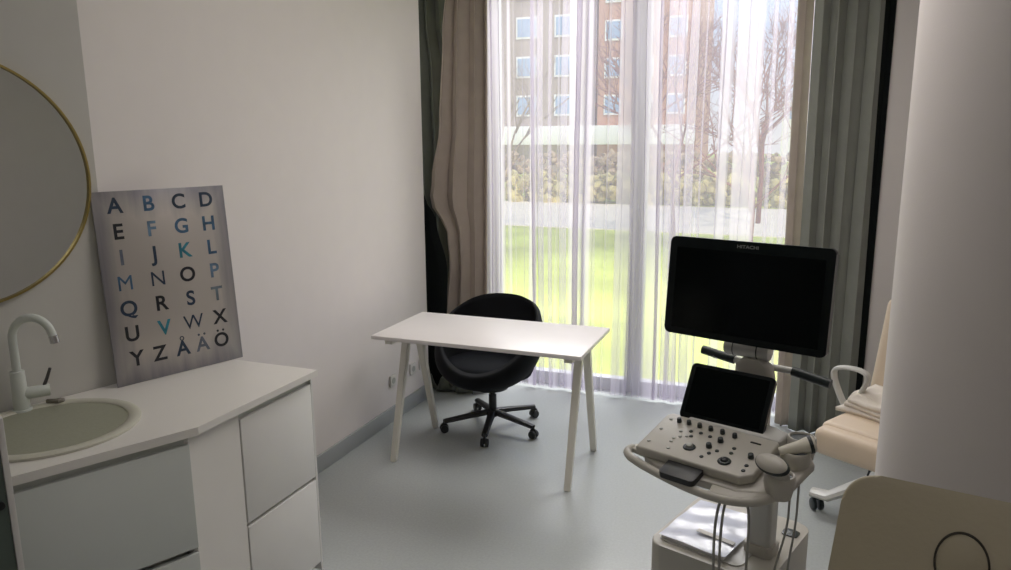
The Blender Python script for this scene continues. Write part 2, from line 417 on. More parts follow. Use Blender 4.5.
# ------------------------------------------------------------ kitchenette
K = Vector((.618,1.741)); FL = Vector((.16,.76)); FL2 = FL
def wallpt(d): p = corner+mt*d; return (p.x+.004*mn.x,p.y+.004*mn.y)
TH = .028; ZT = .90
ks = (K-FL).normalized(); kn = Vector((ks.y,-ks.x))      # outward normal of sink-side front
back_end = wallpt(1.42)
SC = Vector((.18,1.566)); SR = .262
def disc(c,r,n=48): return [(c.x+r*math.cos(2*PI*k/n), c.y+r*math.sin(2*PI*k/n)) for k in range(n)]
def plate_with_hole(outer, c, r, z0, z1, name, m, parent):
    # outer polygon resampled by angle so the ring can be bridged
    n = 96; ring_o = []; 
    angs = sorted({2*PI*k/n for k in range(n)} | {math.atan2(p[1]-c.y,p[0]-c.x)%(2*PI) for p in outer})
    def hit(a):
        d = Vector((math.cos(a),math.sin(a))); best=None
        for i in range(len(outer)):
            p = Vector(outer[i]); q = Vector(outer[(i+1)%len(outer)]); e = q-p
            den = d.x*e.y-d.y*e.x
            if abs(den)<1e-9: continue
            w = p-c; t = (w.x*e.y-w.y*e.x)/den; s = (w.x*d.y-w.y*d.x)/den
            if t>1e-6 and -1e-5<=s<=1+1e-5 and (best is None or t<best): best=t
        return c+d*best
    mb = MB(); bm = mb.bm; O=[hit(a) for a in angs]; I=[c+Vector((math.cos(a),math.sin(a)))*r for a in angs]
    L = [[bm.verts.new((p.x,p.y,z)) for p in ps] for ps,z in ((O,z0),(O,z1),(I,z1),(I,z0))]
    N = len(angs)
    for a in range(4):
        A=L[a];B=L[(a+1)%4]
        for k in range(N): bm.faces.new((A[k],A[(k+1)%N],B[(k+1)%N],B[k]))
    return mb.build(name,m,parent,smooth=30)
t = thing('worktop','white kitchenette worktop with round sink cutout and angled front edge','worktop',(.3,1.6,ZT-TH))
outer = [tuple(K), (0.004,1.99) , wallpt(.0), back_end, tuple(FL)]
outer = [tuple(K), (0.0045,1.985), wallpt(.012), back_end, tuple(FL)]
plate_with_hole(outer, SC, SR-.015, ZT-TH, ZT, 'sink_side_top', 'worktop', t)
K2 = (.618-.008,1.741)
MB().prism([(0.0045,1.985),(.618,1.741),(.622,2.383),(.0045,2.383)],ZT-TH+.003,ZT).build('drawer_side_top','worktop',t)

# sink base cabinet
def along(a, off): p = FL+ks*a+kn*off; return (p.x,p.y)
LEN = (K-FL).length
t = thing('sink_cabinet','grey-white sink base cabinet with wide drawer front, under the round sink','cabinet',(.35,1.3,0))
MB().prism([along(.02,-.05),along(LEN-.05,-.06),(.03,1.90),(-.20,1.33)],.10,.64).build('carcass','cab',t)
MB().prism([along(.02,-.03),along(LEN-.02,-.03),along(LEN-.02,-.05),along(.02,-.05)],.64,ZT-TH-.001).build('recessed_rail','shadowgap',t)
MB().prism([along(.02,-.028),along(LEN-.03,-.028),along(LEN-.03,-.008),along(.02,-.008)],.485,.845,bevel=.0015).build('drawer','cab_green',t)
MB().prism([along(.02,-.028),along(LEN-.03,-.028),along(LEN-.03,-.008),along(.02,-.008)],.11,.465,bevel=.0015).build('drawer','cab_green',t)
MB().prism([along(.02,-.09),along(LEN-.03,-.09),along(LEN-.03,-.12),along(.02,-.12)],0,.10).build('plinth','cab',t)
# drawer unit
t = thing('drawer_unit','white drawer unit with two handleless drawers at the worktop end','cabinet',(.3,2.1,0))
MB().box(.02,.575,1.955,2.378,.10,ZT-TH-.001).build('carcass','cab',t)
MB().box(.576,.596,1.958,2.366,.445,.842,bevel=.0015).build('drawer','cab',t)
MB().box(.576,.596,1.958,2.366,.06,.430,bevel=.0015).build('drawer','cab',t)
MB().box(.57,.585,1.958,2.366,.842,.868).build('recessed_rail','shadowgap',t)
MB().box(.02,.596,2.367,2.378,.02,ZT-TH-.001).build('side_panel','cab',t)
MB().box(.05,.54,1.96,2.36,0,.10).build('plinth','cab',t)
# filler between them
o = MB().prism([(.560,1.715),(.590,1.722),(.593,1.952),(.560,1.952)],0.0,ZT-TH-.001).build('filler_panel','worktop')
tag(o,'plain pale filler panel between sink cabinet and drawer unit','panel')

# sink
t = thing('sink','round beige composite sink set into the white worktop','sink',(SC.x,SC.y,ZT))
c0 = (SC.x,SC.y,0)
prof = [(SR,ZT+.0005),(SR+.001,ZT+.008),(SR-.008,ZT+.012),(SR-.034,ZT+.010),(SR-.040,ZT+.004)]
MB().lathe(prof+[(SR-.040,ZT-.004),(SR-.02,ZT-.001),(SR,ZT+.0005)],c0,n=72).build('rim','sink',t,smooth=60)
MB().lathe([(SR-.040,ZT+.004),(SR-.046,ZT-.02),(SR-.055,ZT-.09),(SR-.075,ZT-.135),(SR-.12,ZT-.155),(.03,ZT-.16),(.0,ZT-.16)],(SC.x,SC.y,0),n=72).build('bowl','sinkin',t,smooth=60,solid=.003)
MB().lathe([(.032,.004),(.034,0),(.0,0)],(SC.x,SC.y,ZT-.158),n=24).build('drain','chrome',t)
a = R(172)
ov = MB(); p = Vector((SC.x+math.cos(a)*(SR-.052),SC.y+math.sin(a)*(SR-.052),ZT-.045)); dv = Vector((-math.cos(a),-math.sin(a),.1))
ov.cyl(p-dv*.002,p+dv*.005,.017,n=20); ov.mi=1; ov.cyl(p+dv*.005,p+dv*.007,.010,n=16); ov.build('overflow',['chrome','blackp'],t)
# small pop-up knob on the deck
MB().cyl((.005,1.735,ZT+.010),(.005,1.735,ZT+.020),.018,n=20,bevel=.003).cyl((.018,1.727,ZT+.018),(-.022,1.709,ZT+.018),.008,n=12,bevel=.002).build('popup_knob','knobmetal',t)

# faucet
F = Vector((-.052,1.640,ZT)); t = thing('faucet','pale enamel swan-neck faucet standing behind the round sink','faucet',tuple(F))
MB().cyl(F,F+Vector((0,0,.012)),.032,n=28,bevel=.003).cyl(F+Vector((0,0,.010)),F+Vector((0,0,.145)),.026,.022,n=28,bevel=.003).build('base','faucet',t)
sd = Vector((.62,.38,0)).normalized()
pts = [F+Vector((0,0,.14)),F+Vector((0,0,.20)),F+Vector((0,0,.255))]
for k in range(1,13):
    a = PI*k/12*.93; pts.append(F+Vector((0,0,.255))+sd*(.062-.062*math.cos(a))+Vector((0,0,.072*math.sin(a))))
e = pts[-1]; pts.append(e+Vector((0,0,-.012))+sd*.003)
MB().tube(pts,.0135,n=14).build('spout','faucet',t)
MB().cyl(pts[-1]+Vector((0,0,.004)),pts[-1]+Vector((0,0,-.022))+sd*.004,.0145,n=18).build('aerator','chrome',t)
hd = Vector((.55,.83,0)).normalized(); hp = F+Vector((0,0,.062))
MB().cyl(hp,hp+hd*.088,.021,n=20,bevel=.003).build('valve_body','faucet',t)
MB().tube([hp+hd*.070+Vector((0,0,.012)),hp+hd*.084+Vector((0,0,.044)),hp+hd*.096+Vector((0,0,.076))],[.006,.0055,.005],n=10).build('lever','darkmetal',t)

# round mirror
mc = corner + mt*.4386 + mn*.004; mc.z = 1.68
t = thing('round_mirror','large round mirror in thin brass frame hung above the sink','mirror',tuple(mc))
mf = Matrix((( -mt.x,0,mn.x,0),(-mt.y,0,mn.y,0),(0,1,0,0),(0,0,0,1)))
mm = Matrix.Translation(mc) @ mf
MB().lathe([(.402,0),(.402,.010),(0,.010)],n=96,mtx=mf).build('mirror_glass','mirror',t,mtx=Matrix.Translation(mc),smooth=40)
MB().lathe([(.4015,0),(.4085,0),(.4085,.020),(.4015,.020),(.4015,0)],n=96,mtx=mf).build('frame','brass',t,mtx=Matrix.Translation(mc),smooth=40)

# letter board
B1 = Vector((.053,1.936,ZT+.001)); B2 = Vector((.217,2.423,ZT+.001)); ex = (B2-B1).normalized()
B2 = B1+ex*.514
yawb = math.atan2(ex.y,ex.x)
bn = Vector((ex.y,-ex.x,0))           # toward room
th = R(4.3); up = Vector((0,0,1))*math.cos(th)-bn*math.sin(th); nn = bn*math.cos(th)+Vector((0,0,1))*math.sin(th)
MBd = Matrix(((ex.x,-nn.x,up.x,B1.x),(ex.y,-nn.y,up.y,B1.y),(ex.z,-nn.z,up.z,B1.z),(0,0,0,1)))   # local x right, y into board, z up
t = thing('letter_board','brushed metal board printed with alphabet letters, leaning on the wall above the worktop','sign',tuple(B1))
bo = MB().box(0,.514,0,.006,0,.725,bevel=.0015).build('panel','board',t)
bo.matrix_world = MBd; bo.matrix_parent_inverse = Matrix.Translation(B1).inverted(); bo.matrix_basis = MBd
cols = {'k':(.012,.014,.02),'d':(.02,.04,.075),'b':(.05,.12,.21),'l':(.12,.20,.29),'s':(.12,.14,.18),'t':(.03,.20,.27),'g':(.15,.19,.22)}
keys = list(cols); lm = [mat('letter_ink_'+k, c, .4, var=.35, scale=25) for k,c in cols.items()]
rows = [('ABCD','dbdd'),('EFGH','klbb'),('IJKL','sdtb'),('MNOP','bdkl'),('QRST','dkdg'),('UVWX','ktdk'),('YZÅÄÖ','kkdsk')]
ux = {4:(.17,.41,.64,.86),5:(.18,.35,.53,.69,.85)}
for j,(s,cc) in enumerate(rows):
    v = .090+(.887-.090)*j/6
    for i,ch in enumerate(s):
        u = ux[len(s)][i]; extra = 0
        cap = .055
        x = u*.514-.009; z = (1-v)*.725+.010
        T = Matrix.Translation((x,-.0006,z)) @ Matrix.Rotation(PI/2,4,'X')
        base = {'Å':'A','Ä':'A','Ö':'O'}.get(ch,ch)
        mb = MB(); textmesh(mb, base, .080, T, 0, bold=0 if ch in 'MWN' else .0018, font_sx=1.0)
        if ch in 'ÄÖ':
            for sx in (-.012,.012): mb.cyl((x+sx,-.0004,z+.042),(x+sx,-.0009,z+.042),.0048,n=14)
        if ch == 'Å': mb.tube([(x+.0075*math.cos(q*PI/8),-.0006,z+.042+.0075*math.sin(q*PI/8)) for q in range(16)],.0018,n=6,closed=True)
        lo = mb.build('letter',lm[keys.index(cc[i])],bo,smooth=0); lo.parent = bo; lo.matrix_parent_inverse = Matrix.Identity(4)

# cabinet at the left frame edge
t = thing('tall_cabinet','white cabinet edge with dark green door and black knob at far left','cabinet',(.75,.85,0))
TW = frame((.850,.985,0), R(62))
MB().box(-.012,0,0,.25,0,1.238,bevel=.001).box(-.5,-.482,0,.25,0,1.238,bevel=.001).box(-.482,-.012,0,.25,1.222,1.238).box(-.482,-.012,.23,.25,0,1.222).build('carcass','cab',t,mtx=TW)
dd = MB().box(-.481,-.013,.003,.021,.02,1.220,bevel=.001).build('door','doorgreen',t,mtx=TW)
MB().cyl((-.027,.003,1.052),(-.027,-.012,1.052),.008,.010,n=20,bevel=.003).build('knob','blackp',dd,mtx=TW)

# wall sockets
for i,(y,lb) in enumerate(((4.02,'white wall socket low on the wall, nearest the kitchenette'),(4.29,'white wall socket low on the wall, middle of three'),(4.42,'white wall socket low on the wall, closest to the curtain'))):
    t = thing('wall_socket',lb,'socket',(0.001,y,.27),'sockets low on the left wall')
    MB().box(.001,.011,y-.038,y+.038,.232,.308,bevel=.003).build('plate','socket',t)
    MB().cyl((.011,y,.27),(.0125,y,.27),.020,n=20).build('outlet_well','ring',t)

# ------------------------------------------------------------ desk
t = thing('desk','white rectangular desk on A-shaped trestle legs in front of the chair','desk',(.83,3.74,0))
DX0,DX1,DY0,DY1 = .220,1.422,3.432,4.043
MB().box(DX0,DX1,DY0,DY1,.718,.740,bevel=.0025).build('desk_top','desk',t)
for xc in (.318,1.350):
    MB().box(xc-.022,xc+.022,DY0+.02,DY1-.03,.693,.7175,bevel=.002).build('trestle_bar','leg',t)
    for yt,yb in ((3.665,3.462),(3.80,4.000)):
        m = MB(); a = Vector((xc,yt,.695)); b = Vector((xc,yb,0.0))
        s0,s1 = .021,.017
        vs=[]
        for p,s in ((b,s1),(a,s0)):
            vs.append([m.bm.verts.new(p+Vector((dx*s,dy*s,0))) for dx,dy in ((-1,-1),(1,-1),(1,1),(-1,1))])
        m.bm.faces.new(vs[0][::-1]); m.bm.faces.new(vs[1])
        for k in range(4): m.bm.faces.new((vs[0][k],vs[0][(k+1)%4],vs[1][(k+1)%4],vs[1][k]))
        bmesh.ops.bevel(m.bm,geom=m.bm.edges[:],offset=.004,segments=2,affect='EDGES')
        m.build('leg','leg',t)

# ------------------------------------------------------------ tub swivel chair
CX,CY = .625,4.16
t = thing('swivel_chair','black tub swivel chair on five-star caster base behind the desk','chair',(.663,4.135,0))
hub = Vector((.655,4.135,0))
def shell(off, z0=.27, nth=56, nv=16, inner=False):
    P=[]
    for j in range(nv+1):
        v=j/nv; row=[]
        for k in range(nth):
            a=2*PI*k/nth; f=(1-math.sin(a))/2   # 1 at front (-y)
            rim=.785-.375*(f**1.35) 
            zz=z0+off+(rim-z0-off*.5)*(v**1.25)
            prof=math.sin(min(1,v*1.25)*PI/2)**.75 if v<.8 else 1-.06*((v-.8)/.2)**2
            rx=(.345-off)*(.16+.84*prof); ry=(.315-off)*(.16+.84*prof)
            lean=.05*v*(math.sin(a)>0)*math.sin(a)
            row.append((CX+rx*math.cos(a),CY-.01+ry*math.sin(a)+lean,zz))
        P.append(row)
    return P
A=shell(0); Bn=shell(.035)
m=MB(); m.grid(A,True)
# close rim & inner wall
m2=MB(); m2.grid(A+Bn[::-1],True)
m.bm.free()
m2.build('shell','black',t,smooth=0)
# seat cushion
P=[]
for j,(rr,z) in enumerate(((.0,.335),(.22,.335),(.272,.36),(.285,.39),(.27,.425),(.22,.442),(.12,.447),(0.0005,.448))):
    P.append([(CX+rr*1.02*math.cos(2*PI*k/48),CY-.02+rr*.93*math.sin(2*PI*k/48),z) for k in range(48)])
P[0]=[(CX+.0005*math.cos(2*PI*k/48),CY-.02+.0005*math.sin(2*PI*k/48),.335) for k in range(48)]
MB().grid(P,True).build('seat_cushion','blackcush',t,smooth=0)
MB().cyl(hub+Vector((0,0,.10)),hub+Vector((0,0,.22)),.025,n=20,bevel=.002).cyl(hub+Vector((0,0,.20)),hub+Vector((0,0,.285)),.015,n=16).build('gas_column','blackp',t)
MB().cyl(hub+Vector((-.01,0,.262)),hub+Vector((-.01,0,.285)),.11,.12,n=28,bevel=.003).build('seat_plate','blackp',t)
MB().cyl(hub+Vector((0,0,.075)),hub+Vector((0,0,.125)),.034,n=24,bevel=.004).build('hub','blackp',t)
cast=[(.412,3.952),(.737,3.785),(1.000,4.038),(.846,4.385),(.455,4.36)]
for k,(x,y) in enumerate(cast):
    d=(Vector((x,y,0))-hub); d.normalize(); e=hub+d*.315
    m=MB()
    m.tube([hub+d*.02+Vector((0,0,.105)),hub+d*.15+Vector((0,0,.092)),e+Vector((0,0,.072))],[.027,.024,.020],n=8,sx=1,sy=.75)
    m.build('base_arm','blackp',t)
    m=MB(); m.cyl(e+Vector((0,0,.045)),e+Vector((0,0,.085)),.007,n=10)
    cd=Vector((-d.y,d.x,0)); 
    m.tube([e+d*.02*math.cos(q)+Vector((0,0,.028+.030*math.sin(q))) for q in [PI*i/8 for i in range(9)]],.009,n=6,sx=1,sy=1)
    cst=m.build('caster','blackp',t)
    for s in (-1,1):
        MB().cyl(e+cd*.006*s+Vector((0,0,.0255)),e+cd*.024*s+Vector((0,0,.0255)),.025,n=22,bevel=.003).build('wheel','blackp',cst)

# ------------------------------------------------------------ ultrasound machine
UY=R(-20)
us = thing('ultrasound_machine','grey-beige ultrasound machine on a wheeled base with large black monitor','medical device',(2.24,2.5,0))
# base
BF=frame((2.226,2.543,0),R(-18))
def rr_poly(w,h,r,n=6,cx=0,cy=0):
    o=[]
    for sx,sy,a0 in ((1,1,0),(-1,1,90),(-1,-1,180),(1,-1,270)):
        for k in range(n+1):
            a=R(a0+90*k/n); o.append((cx+sx*(w/2-r)+r*math.cos(a),cy+sy*(h/2-r)+r*math.sin(a)))
    return o
base=MB().prism(rr_poly(.42,.46,.05),.10,.42,bevel=.022,seg=3).build('base_housing','machine',us,mtx=BF)
MB().prism(rr_poly(.30,.33,.03,cx=-.04,cy=-.03),.4205,.424,bevel=.001).build('top_tray','machinew',us,mtx=BF)
MB().prism(rr_poly(.055,.05,.012,cx=.165,cy=.13),.4205,.4245,bevel=.001).build('power_switch','knob',us,mtx=BF)
for i,z in enumerate((.14,.17,.20)):
    MB().box(-.15,.15,-.2315,-.229,z,z+.012).build('vent_slot','ring',us,mtx=BF)
for sx in (-1,1):
    for sy in (-1,1):
        c=MB().cyl((sx*.17,sy*.19,.075),(sx*.17,sy*.19,.105),.022,n=16).build('caster','machinew',us,mtx=BF)
        MB().cyl((sx*.17-.02,sy*.19,.045),(sx*.17+.02,sy*.19,.045),.045,n=28,bevel=.006).build('wheel','knob',c,mtx=BF)
# column
CP=(2.33,2.462)
CF=frame((CP[0],CP[1],0),UY)
MB().prism(rr_poly(.078,.072,.014),.455,.80,bevel=.002).build('column','machinew',us,mtx=CF)
MB().prism(rr_poly(.098,.092,.02),.4205,.458,bevel=.006).build('column_collar','machine',us,mtx=CF)
MB().prism(rr_poly(.11,.13,.02,cx=-.04,cy=-.09),.785,.825,bevel=.006).build('console_mount','machinew',us,mtx=CF)
# console: local plane
T=R(12)
KF=frame((2.150,2.245,.866),UY,T)     # local x right, y back, z up (origin at centre of the top face)
CW,CD=.376,.212
MB().prism([(-CW/2,-CD/2),(CW/2-.03,-CD/2),(CW/2,-CD/2+.03),(CW/2+.003,CD/2),(CW/2-.01,CD/2+.018),(-CW/2+.01,CD/2+.018),(-CW/2-.003,CD/2)],-.032,0,bevel=.007,seg=3).build('control_panel','machine',us,mtx=KF)
# lower tray that carries panel, cups and bow handle
MB().prism([(-.165,-.10),(-.10,-.125),(.02,-.130),(.155,-.132),(.235,-.10),(.285,-.03),(.30,.10),(.26,.16),(-.14,.14),(-.175,.03)],-.060,-.033,bevel=.010,seg=3).build('console_tray','machine',us,mtx=KF)
# bow handle
hp=[(-.225,-.058),(-.236,-.085),(-.215,-.108),(-.16,-.128),(-.10,-.143),(-.03,-.158),(.04,-.168),(.10,-.170),(.17,-.160),(.225,-.130),(.258,-.080),(.27,-.02)]
def smooth_pts(p,z,it=2):
    p=[Vector((x,y,z)) for x,y in p]
    for _ in range(it):
        q=[p[0]]
        for a,b in zip(p,p[1:]): q+= [a*.75+b*.25,a*.25+b*.75]
        q.append(p[-1]); p=q
    return p
MB().tube(smooth_pts(hp,-.046),.0135,n=14,sx=1,sy=1).build('handle_bar','machine',us,mtx=KF)
MB().prism([(.09,-.172),(.17,-.160),(.222,-.132),(.250,-.090),(.24,-.08),(.15,-.11),(.08,-.11)],-.058,-.036,bevel=.005).build('handle_bracket','machine',us,mtx=KF)
MB().prism([(-.225,-.075),(-.165,-.085),(-.165,-.045),(-.225,-.045)],-.055,-.037,bevel=.004).build('handle_bracket','machine',us,mtx=KF)
# palm pad
PF=KF @ Matrix.Translation((-.012,-.128,-.024))
MB().prism(rr_poly(.115,.092,.012),-.010,.010,bevel=.005).build('palm_pad','blackp',us,mtx=PF)
# knobs and buttons on panel, (u,v) from the photo zoom: map picture coords on the panel to local
import itertools
quad=[(40,215),(575,400),(755,205),(185,75)]   # FL FR BR BL
def inv(px,py):
    u=v=.5
    for _ in range(30):
        def P(u,v): 
            a=[quad[0][i]*(1-u)+quad[1][i]*u for i in (0,1)]; b=[quad[3][i]*(1-u)+quad[2][i]*u for i in (0,1)]
            return a[0]*(1-v)+b[0]*v, a[1]*(1-v)+b[1]*v
        p=P(u,v); pu=P(u+1e-4,v); pv=P(u,v+1e-4)
        a,c_=(pu[0]-p[0])/1e-4,(pu[1]-p[1])/1e-4; b,d_=(pv[0]-p[0])/1e-4,(pv[1]-p[1])/1e-4
        ex_,ey_=px-p[0],py-p[1]; D=a*d_-b*c_
        u+=(ex_*d_-b*ey_)/D; v+=(a*ey_-ex_*c_)/D
    return (u-.5)*CW,(v-.5)*CD
def knob(px,py,r,h,name='knob',m='knob'):
    r*=1.22; h*=1.15
    x,y=inv(px,py)
    x=max(-CW/2+r,min(CW/2-r,x)); y=max(-CD/2+r+.002,min(CD/2-r+.01,y))
    MB().cyl((x,y,.0002),(x,y,h),r,r*.82,n=20,bevel=min(.0015,h*.3)).build(name,m,us,mtx=KF)
for x,y in ((252,112),(305,124),(362,138),(420,153),(480,168),(541,186)): knob(x,y,.0068,.013,'slider_knob')
for x,y in ((467,210),(605,288),(407,237)): knob(x,y,.0080,.013,'rotary_knob')
knob(310,236,.0170,.004,'rotary_dial'); knob(310,236,.0095,.010,'dial_cap','ring')
knob(475,308,.0175,.005,'trackball_ring'); 
x,y=inv(475,308); MB().lathe([(.0125,.004),(.011,.0085),(.007,.011),(.0001,.012)],(x,y,0),n=24).build('trackball','blackp',us,mtx=KF,smooth=60)
for x,y in ((317,160),(368,169),(415,186),(318,184),(531,244),(513,268),(445,257),(405,268),(368,284),(577,329),(557,354)): knob(x,y,.0056,.003,'button')
for x,y in ((205,99),(160,143),(105,197),(206,237),(264,158),(230,190),(262,183),(218,205),(296,183)): knob(x,y,.0050,.0025,'button','ring')
x,y=inv(642,213); MB().prism(rr_poly(.034,.007,.003,cx=x,cy=y),.0002,.0015).build('display_slot','blackp',us,mtx=KF)
# back riser behind the panel and probe holders
MB().prism([(-.12,.108),(.19,.108),(.20,.17),(.10,.20),(-.04,.20),(-.11,.17)],-.055,.004,bevel=.010,seg=3).build('rear_housing','machinew',us,mtx=KF)
def cup(lx,ly,r,h,zt,name='probe_holder'):
    p=Vector((lx,ly,zt))
    MB().lathe([(r*.80,-h),(r,-h*.4),(r,-.004),(r-.003,0),(r-.007,0),(r-.009,-.004),(r*.72,-h*.85),(0.0005,-h*.85)],tuple(p),n=32).build(name,'machine',us,smooth=50)
    MB().lathe([(r-.0085,-.006),(r*.72,-.022),(r*.5,-.030),(.0005,-.032)],tuple(p),n=28).build('holder_liner','knob',us,smooth=60)
    return p
cup(2.428,2.325,.043,.085,.902)
c2=cup(2.412,2.235,.042,.075,.890)
c3=cup(2.372,2.105,.043,.070,.868)
c4=c2+Vector((.01,-.02,-.04))
# probes resting in the holders
def probe(p,d,lab,big):
    t=thing('ultrasound_probe',lab,'probe',tuple(p),'probes in the holders beside the console')
    d=Vector(d).normalized(); q=d.to_track_quat('Z','Y').to_matrix().to_4x4()
    T=Matrix.Translation(p)@q@Matrix.Scale(1.3,4)
    if big:
        MB().lathe([(.0005,-.034),(.012,-.033),(.019,-.022),(.024,0),(.030,.022),(.036,.036),(.033,.044),(.018,.050),(.0005,.051)],n=28,sx=1.15,sy=.62).build('probe_body','machine',t,mtx=T,smooth=60)
        MB().lathe([(.0368,.033),(.0372,.037),(.0355,.041)],n=28,sx=1.15,sy=.62).build('seam_band','knob',t,mtx=T,smooth=60)
    else:
        MB().lathe([(.0005,-.03),(.009,-.03),(.012,-.01),(.014,.015),(.018,.030),(.020,.045),(.016,.050),(.0005,.051)],n=24).build('probe_body','probe',t,mtx=T,smooth=60)
        MB().lathe([(.0205,.036),(.0208,.040),(.0205,.044)],n=24).build('seam_band','knob',t,mtx=T,smooth=60)
    return t
probe(c2+Vector((-.010,-.012,.010)),(.9,.22,.28),'small cream ultrasound probe lying across the middle holder',False)
probe(c3+Vector((-.004,-.014,.002)),(-.35,-.45,.72),'wide grey ultrasound probe head up in the front holder',True)
# touch panel
TF=frame((2.194,2.40,.971),R(-18.4),R(61))
tp=MB().prism(rr_poly(.283,.190,.014),-.018,0,bevel=.003).build('touch_panel','bezel',us,mtx=TF)
MB().prism(rr_poly(.25,.158,.003,cy=.004),.0002,.001).build('touch_screen','screen',tp,mtx=TF)
MB().cyl(TF@Vector((0,-.03,-.042)),KF@Vector((.03,.18,-.0)),.020,n=20).build('panel_hinge','machinew',us)
# monitor arm and neck
MF=frame((2.228,2.440,1.313),R(-18.2),R(84.7))
n0=MF@Vector((0.0,-.205,-.045)); 
MB().prism(rr_poly(.535,.330,.018),-.030,0,bevel=.004).build('monitor_housing','bezel',us,mtx=MF)
mo=MB().prism(rr_poly(.483,.272,.002,cy=-.006),.0002,.0010).build('monitor_screen','screen',us,mtx=MF)
MB().prism(rr_poly(.40,.22,.03),-.055,-.030,bevel=.01).build('monitor_back','machinew',us,mtx=MF)
mb=MB(); textmesh(mb,'HITACHI',.0145,MF@Matrix.Translation((0.0,.1475,.0007)),bold=.0003,font_sx=1.25); mb.build('brand_lettering','letterlogo',us,smooth=0)
# neck: horizontal hinge barrel, riser, U-handle
hb=Vector((2.262,2.510,1.112)); ax=Vector((math.cos(R(-18)),math.sin(R(-18)),0)); bk=Vector((-ax.y,ax.x,0))
MB().cyl(hb-ax*.085,hb+ax*.06,.030,n=28,bevel=.004).build('hinge_barrel','machinew',us)
MB().cyl(hb-ax*.060,hb-ax*.057,.0308,n=28).cyl(hb+ax*.020,hb+ax*.024,.0308,n=28).build('hinge_seam','knob',us)
MB().cyl(hb-ax*.092,hb-ax*.084,.026,n=24,bevel=.003).build('hinge_cap','machinew',us)
NF=frame((hb.x,hb.y,0),R(-18))
MB().prism(rr_poly(.11,.03,.01),1.11,1.19,bevel=.003).build('monitor_bracket','machinew',us,mtx=NF@Matrix.Translation((0,-.005,0)))
m=MB(); 
rows=[]
for z,w,dp,cy in ((.84,.13,.08,-.03),(.95,.12,.06,.0),(1.02,.13,.055,.01),(1.06,.12,.055,.0),(1.085,.07,.05,.0)):
    rows.append([(x,y,z) for x,y in rr_poly(w,dp,.02,cy=cy,cx=.01)])
m.grid(rows,True); m.bm.faces.new([v for v in m.bm.verts][:len(rows[0])][::-1]); m.bm.faces.new([v for v in m.bm.verts][-len(rows[0]):])
m.build('neck','machine',us,mtx=NF,smooth=60)
hz=1.060
MB().tube([Vector((-.145,.03,hz)),Vector((-.06,.03,hz-.003)),Vector((.0,.03,hz-.006)),Vector((.10,.03,hz-.006)),Vector((.15,.03,hz-.007))],.0115,n=12).build('side_handle','machinew',us,mtx=NF)
MB().tube([Vector((.125,.03,hz-.006)),Vector((.248,.018,hz-.022))],.0155,n=14).build('hand_grip','knob',us,mtx=NF)
MB().tube([Vector((-.190,.035,hz+.010)),Vector((-.070,.03,hz-.004))],.0155,n=14).build('hand_grip','knob',us,mtx=NF)
# cables hanging from the console
cab=[[(2.255,2.10,.80),(2.222,2.095,.785),(2.205,2.10,.72),(2.200,2.12,.60),(2.205,2.13,.45),(2.21,2.14,.25),(2.24,2.25,.12)],
     [(2.262,2.11,.795),(2.236,2.10,.785),(2.222,2.11,.72),(2.217,2.13,.58),(2.222,2.14,.40),(2.23,2.16,.22),(2.25,2.26,.12)],
     [(2.262,2.11,.80),(2.290,2.10,.77),(2.298,2.11,.70),(2.296,2.13,.55),(2.295,2.14,.40),(2.30,2.16,.25),(2.30,2.26,.12)],
     [(c3.x+.03,c3.y-.01,.805),(c3.x+.03,c3.y+.01,.70),(c3.x+.0,c3.y+.02,.55),(c3.x-.02,c3.y+.03,.38),(c3.x-.03,c3.y+.05,.2)],
     [(c4.x+.005,c4.y+.01,.795),(c4.x+.005,c4.y+.02,.65),(c4.x-.01,c4.y+.04,.5),(c4.x-.015,c4.y+.05,.3),(c4.x-.02,c4.y+.06,.16)]]
for i,cpts in enumerate(cab):
    p=[Vector(q) for q in cpts]
    for _ in range(2):
        q=[p[0]]
        for a,b in zip(p,p[1:]): q+=[a*.75+b*.25,a*.25+b*.75]
        q.append(p[-1]); p=q
    MB().tube(p,.0042 if i<3 else .0033,n=8).build('probe_cable','cable',us)
# document sleeves on the base
t=thing('document_sleeve','glossy plastic sleeve of papers lying on the machine base','document',(2.15,2.52,.424))
DF=Matrix(((.0,.0,0,0),)*4) if False else frame((2.155,2.52,.4245),R(-19))
MB().prism([(-.115,-.145),(.115,-.145),(.115,.17),(-.115,.17)],.0,.012,bevel=.002).build('paper_stack','paper',t,mtx=DF)
rows=[]
for j in range(25):
    row=[]
    for i in range(21):
        x=-.122+.244*i/20; y=-.150+.325*j/24
        row.append((x,y,.0155+.0020*math.sin(x*38+y*25)+.0013*math.sin(y*50-x*22)))
    rows.append(row)
MB().grid(rows).build('plastic_sleeve','booklet',t,mtx=DF,smooth=0)
MB().box(-.02,.118,-.062,-.040,.020,.0225,mtx=Matrix.Rotation(R(-4),4,'Z')).build('clip_strip','machine',t,mtx=DF)

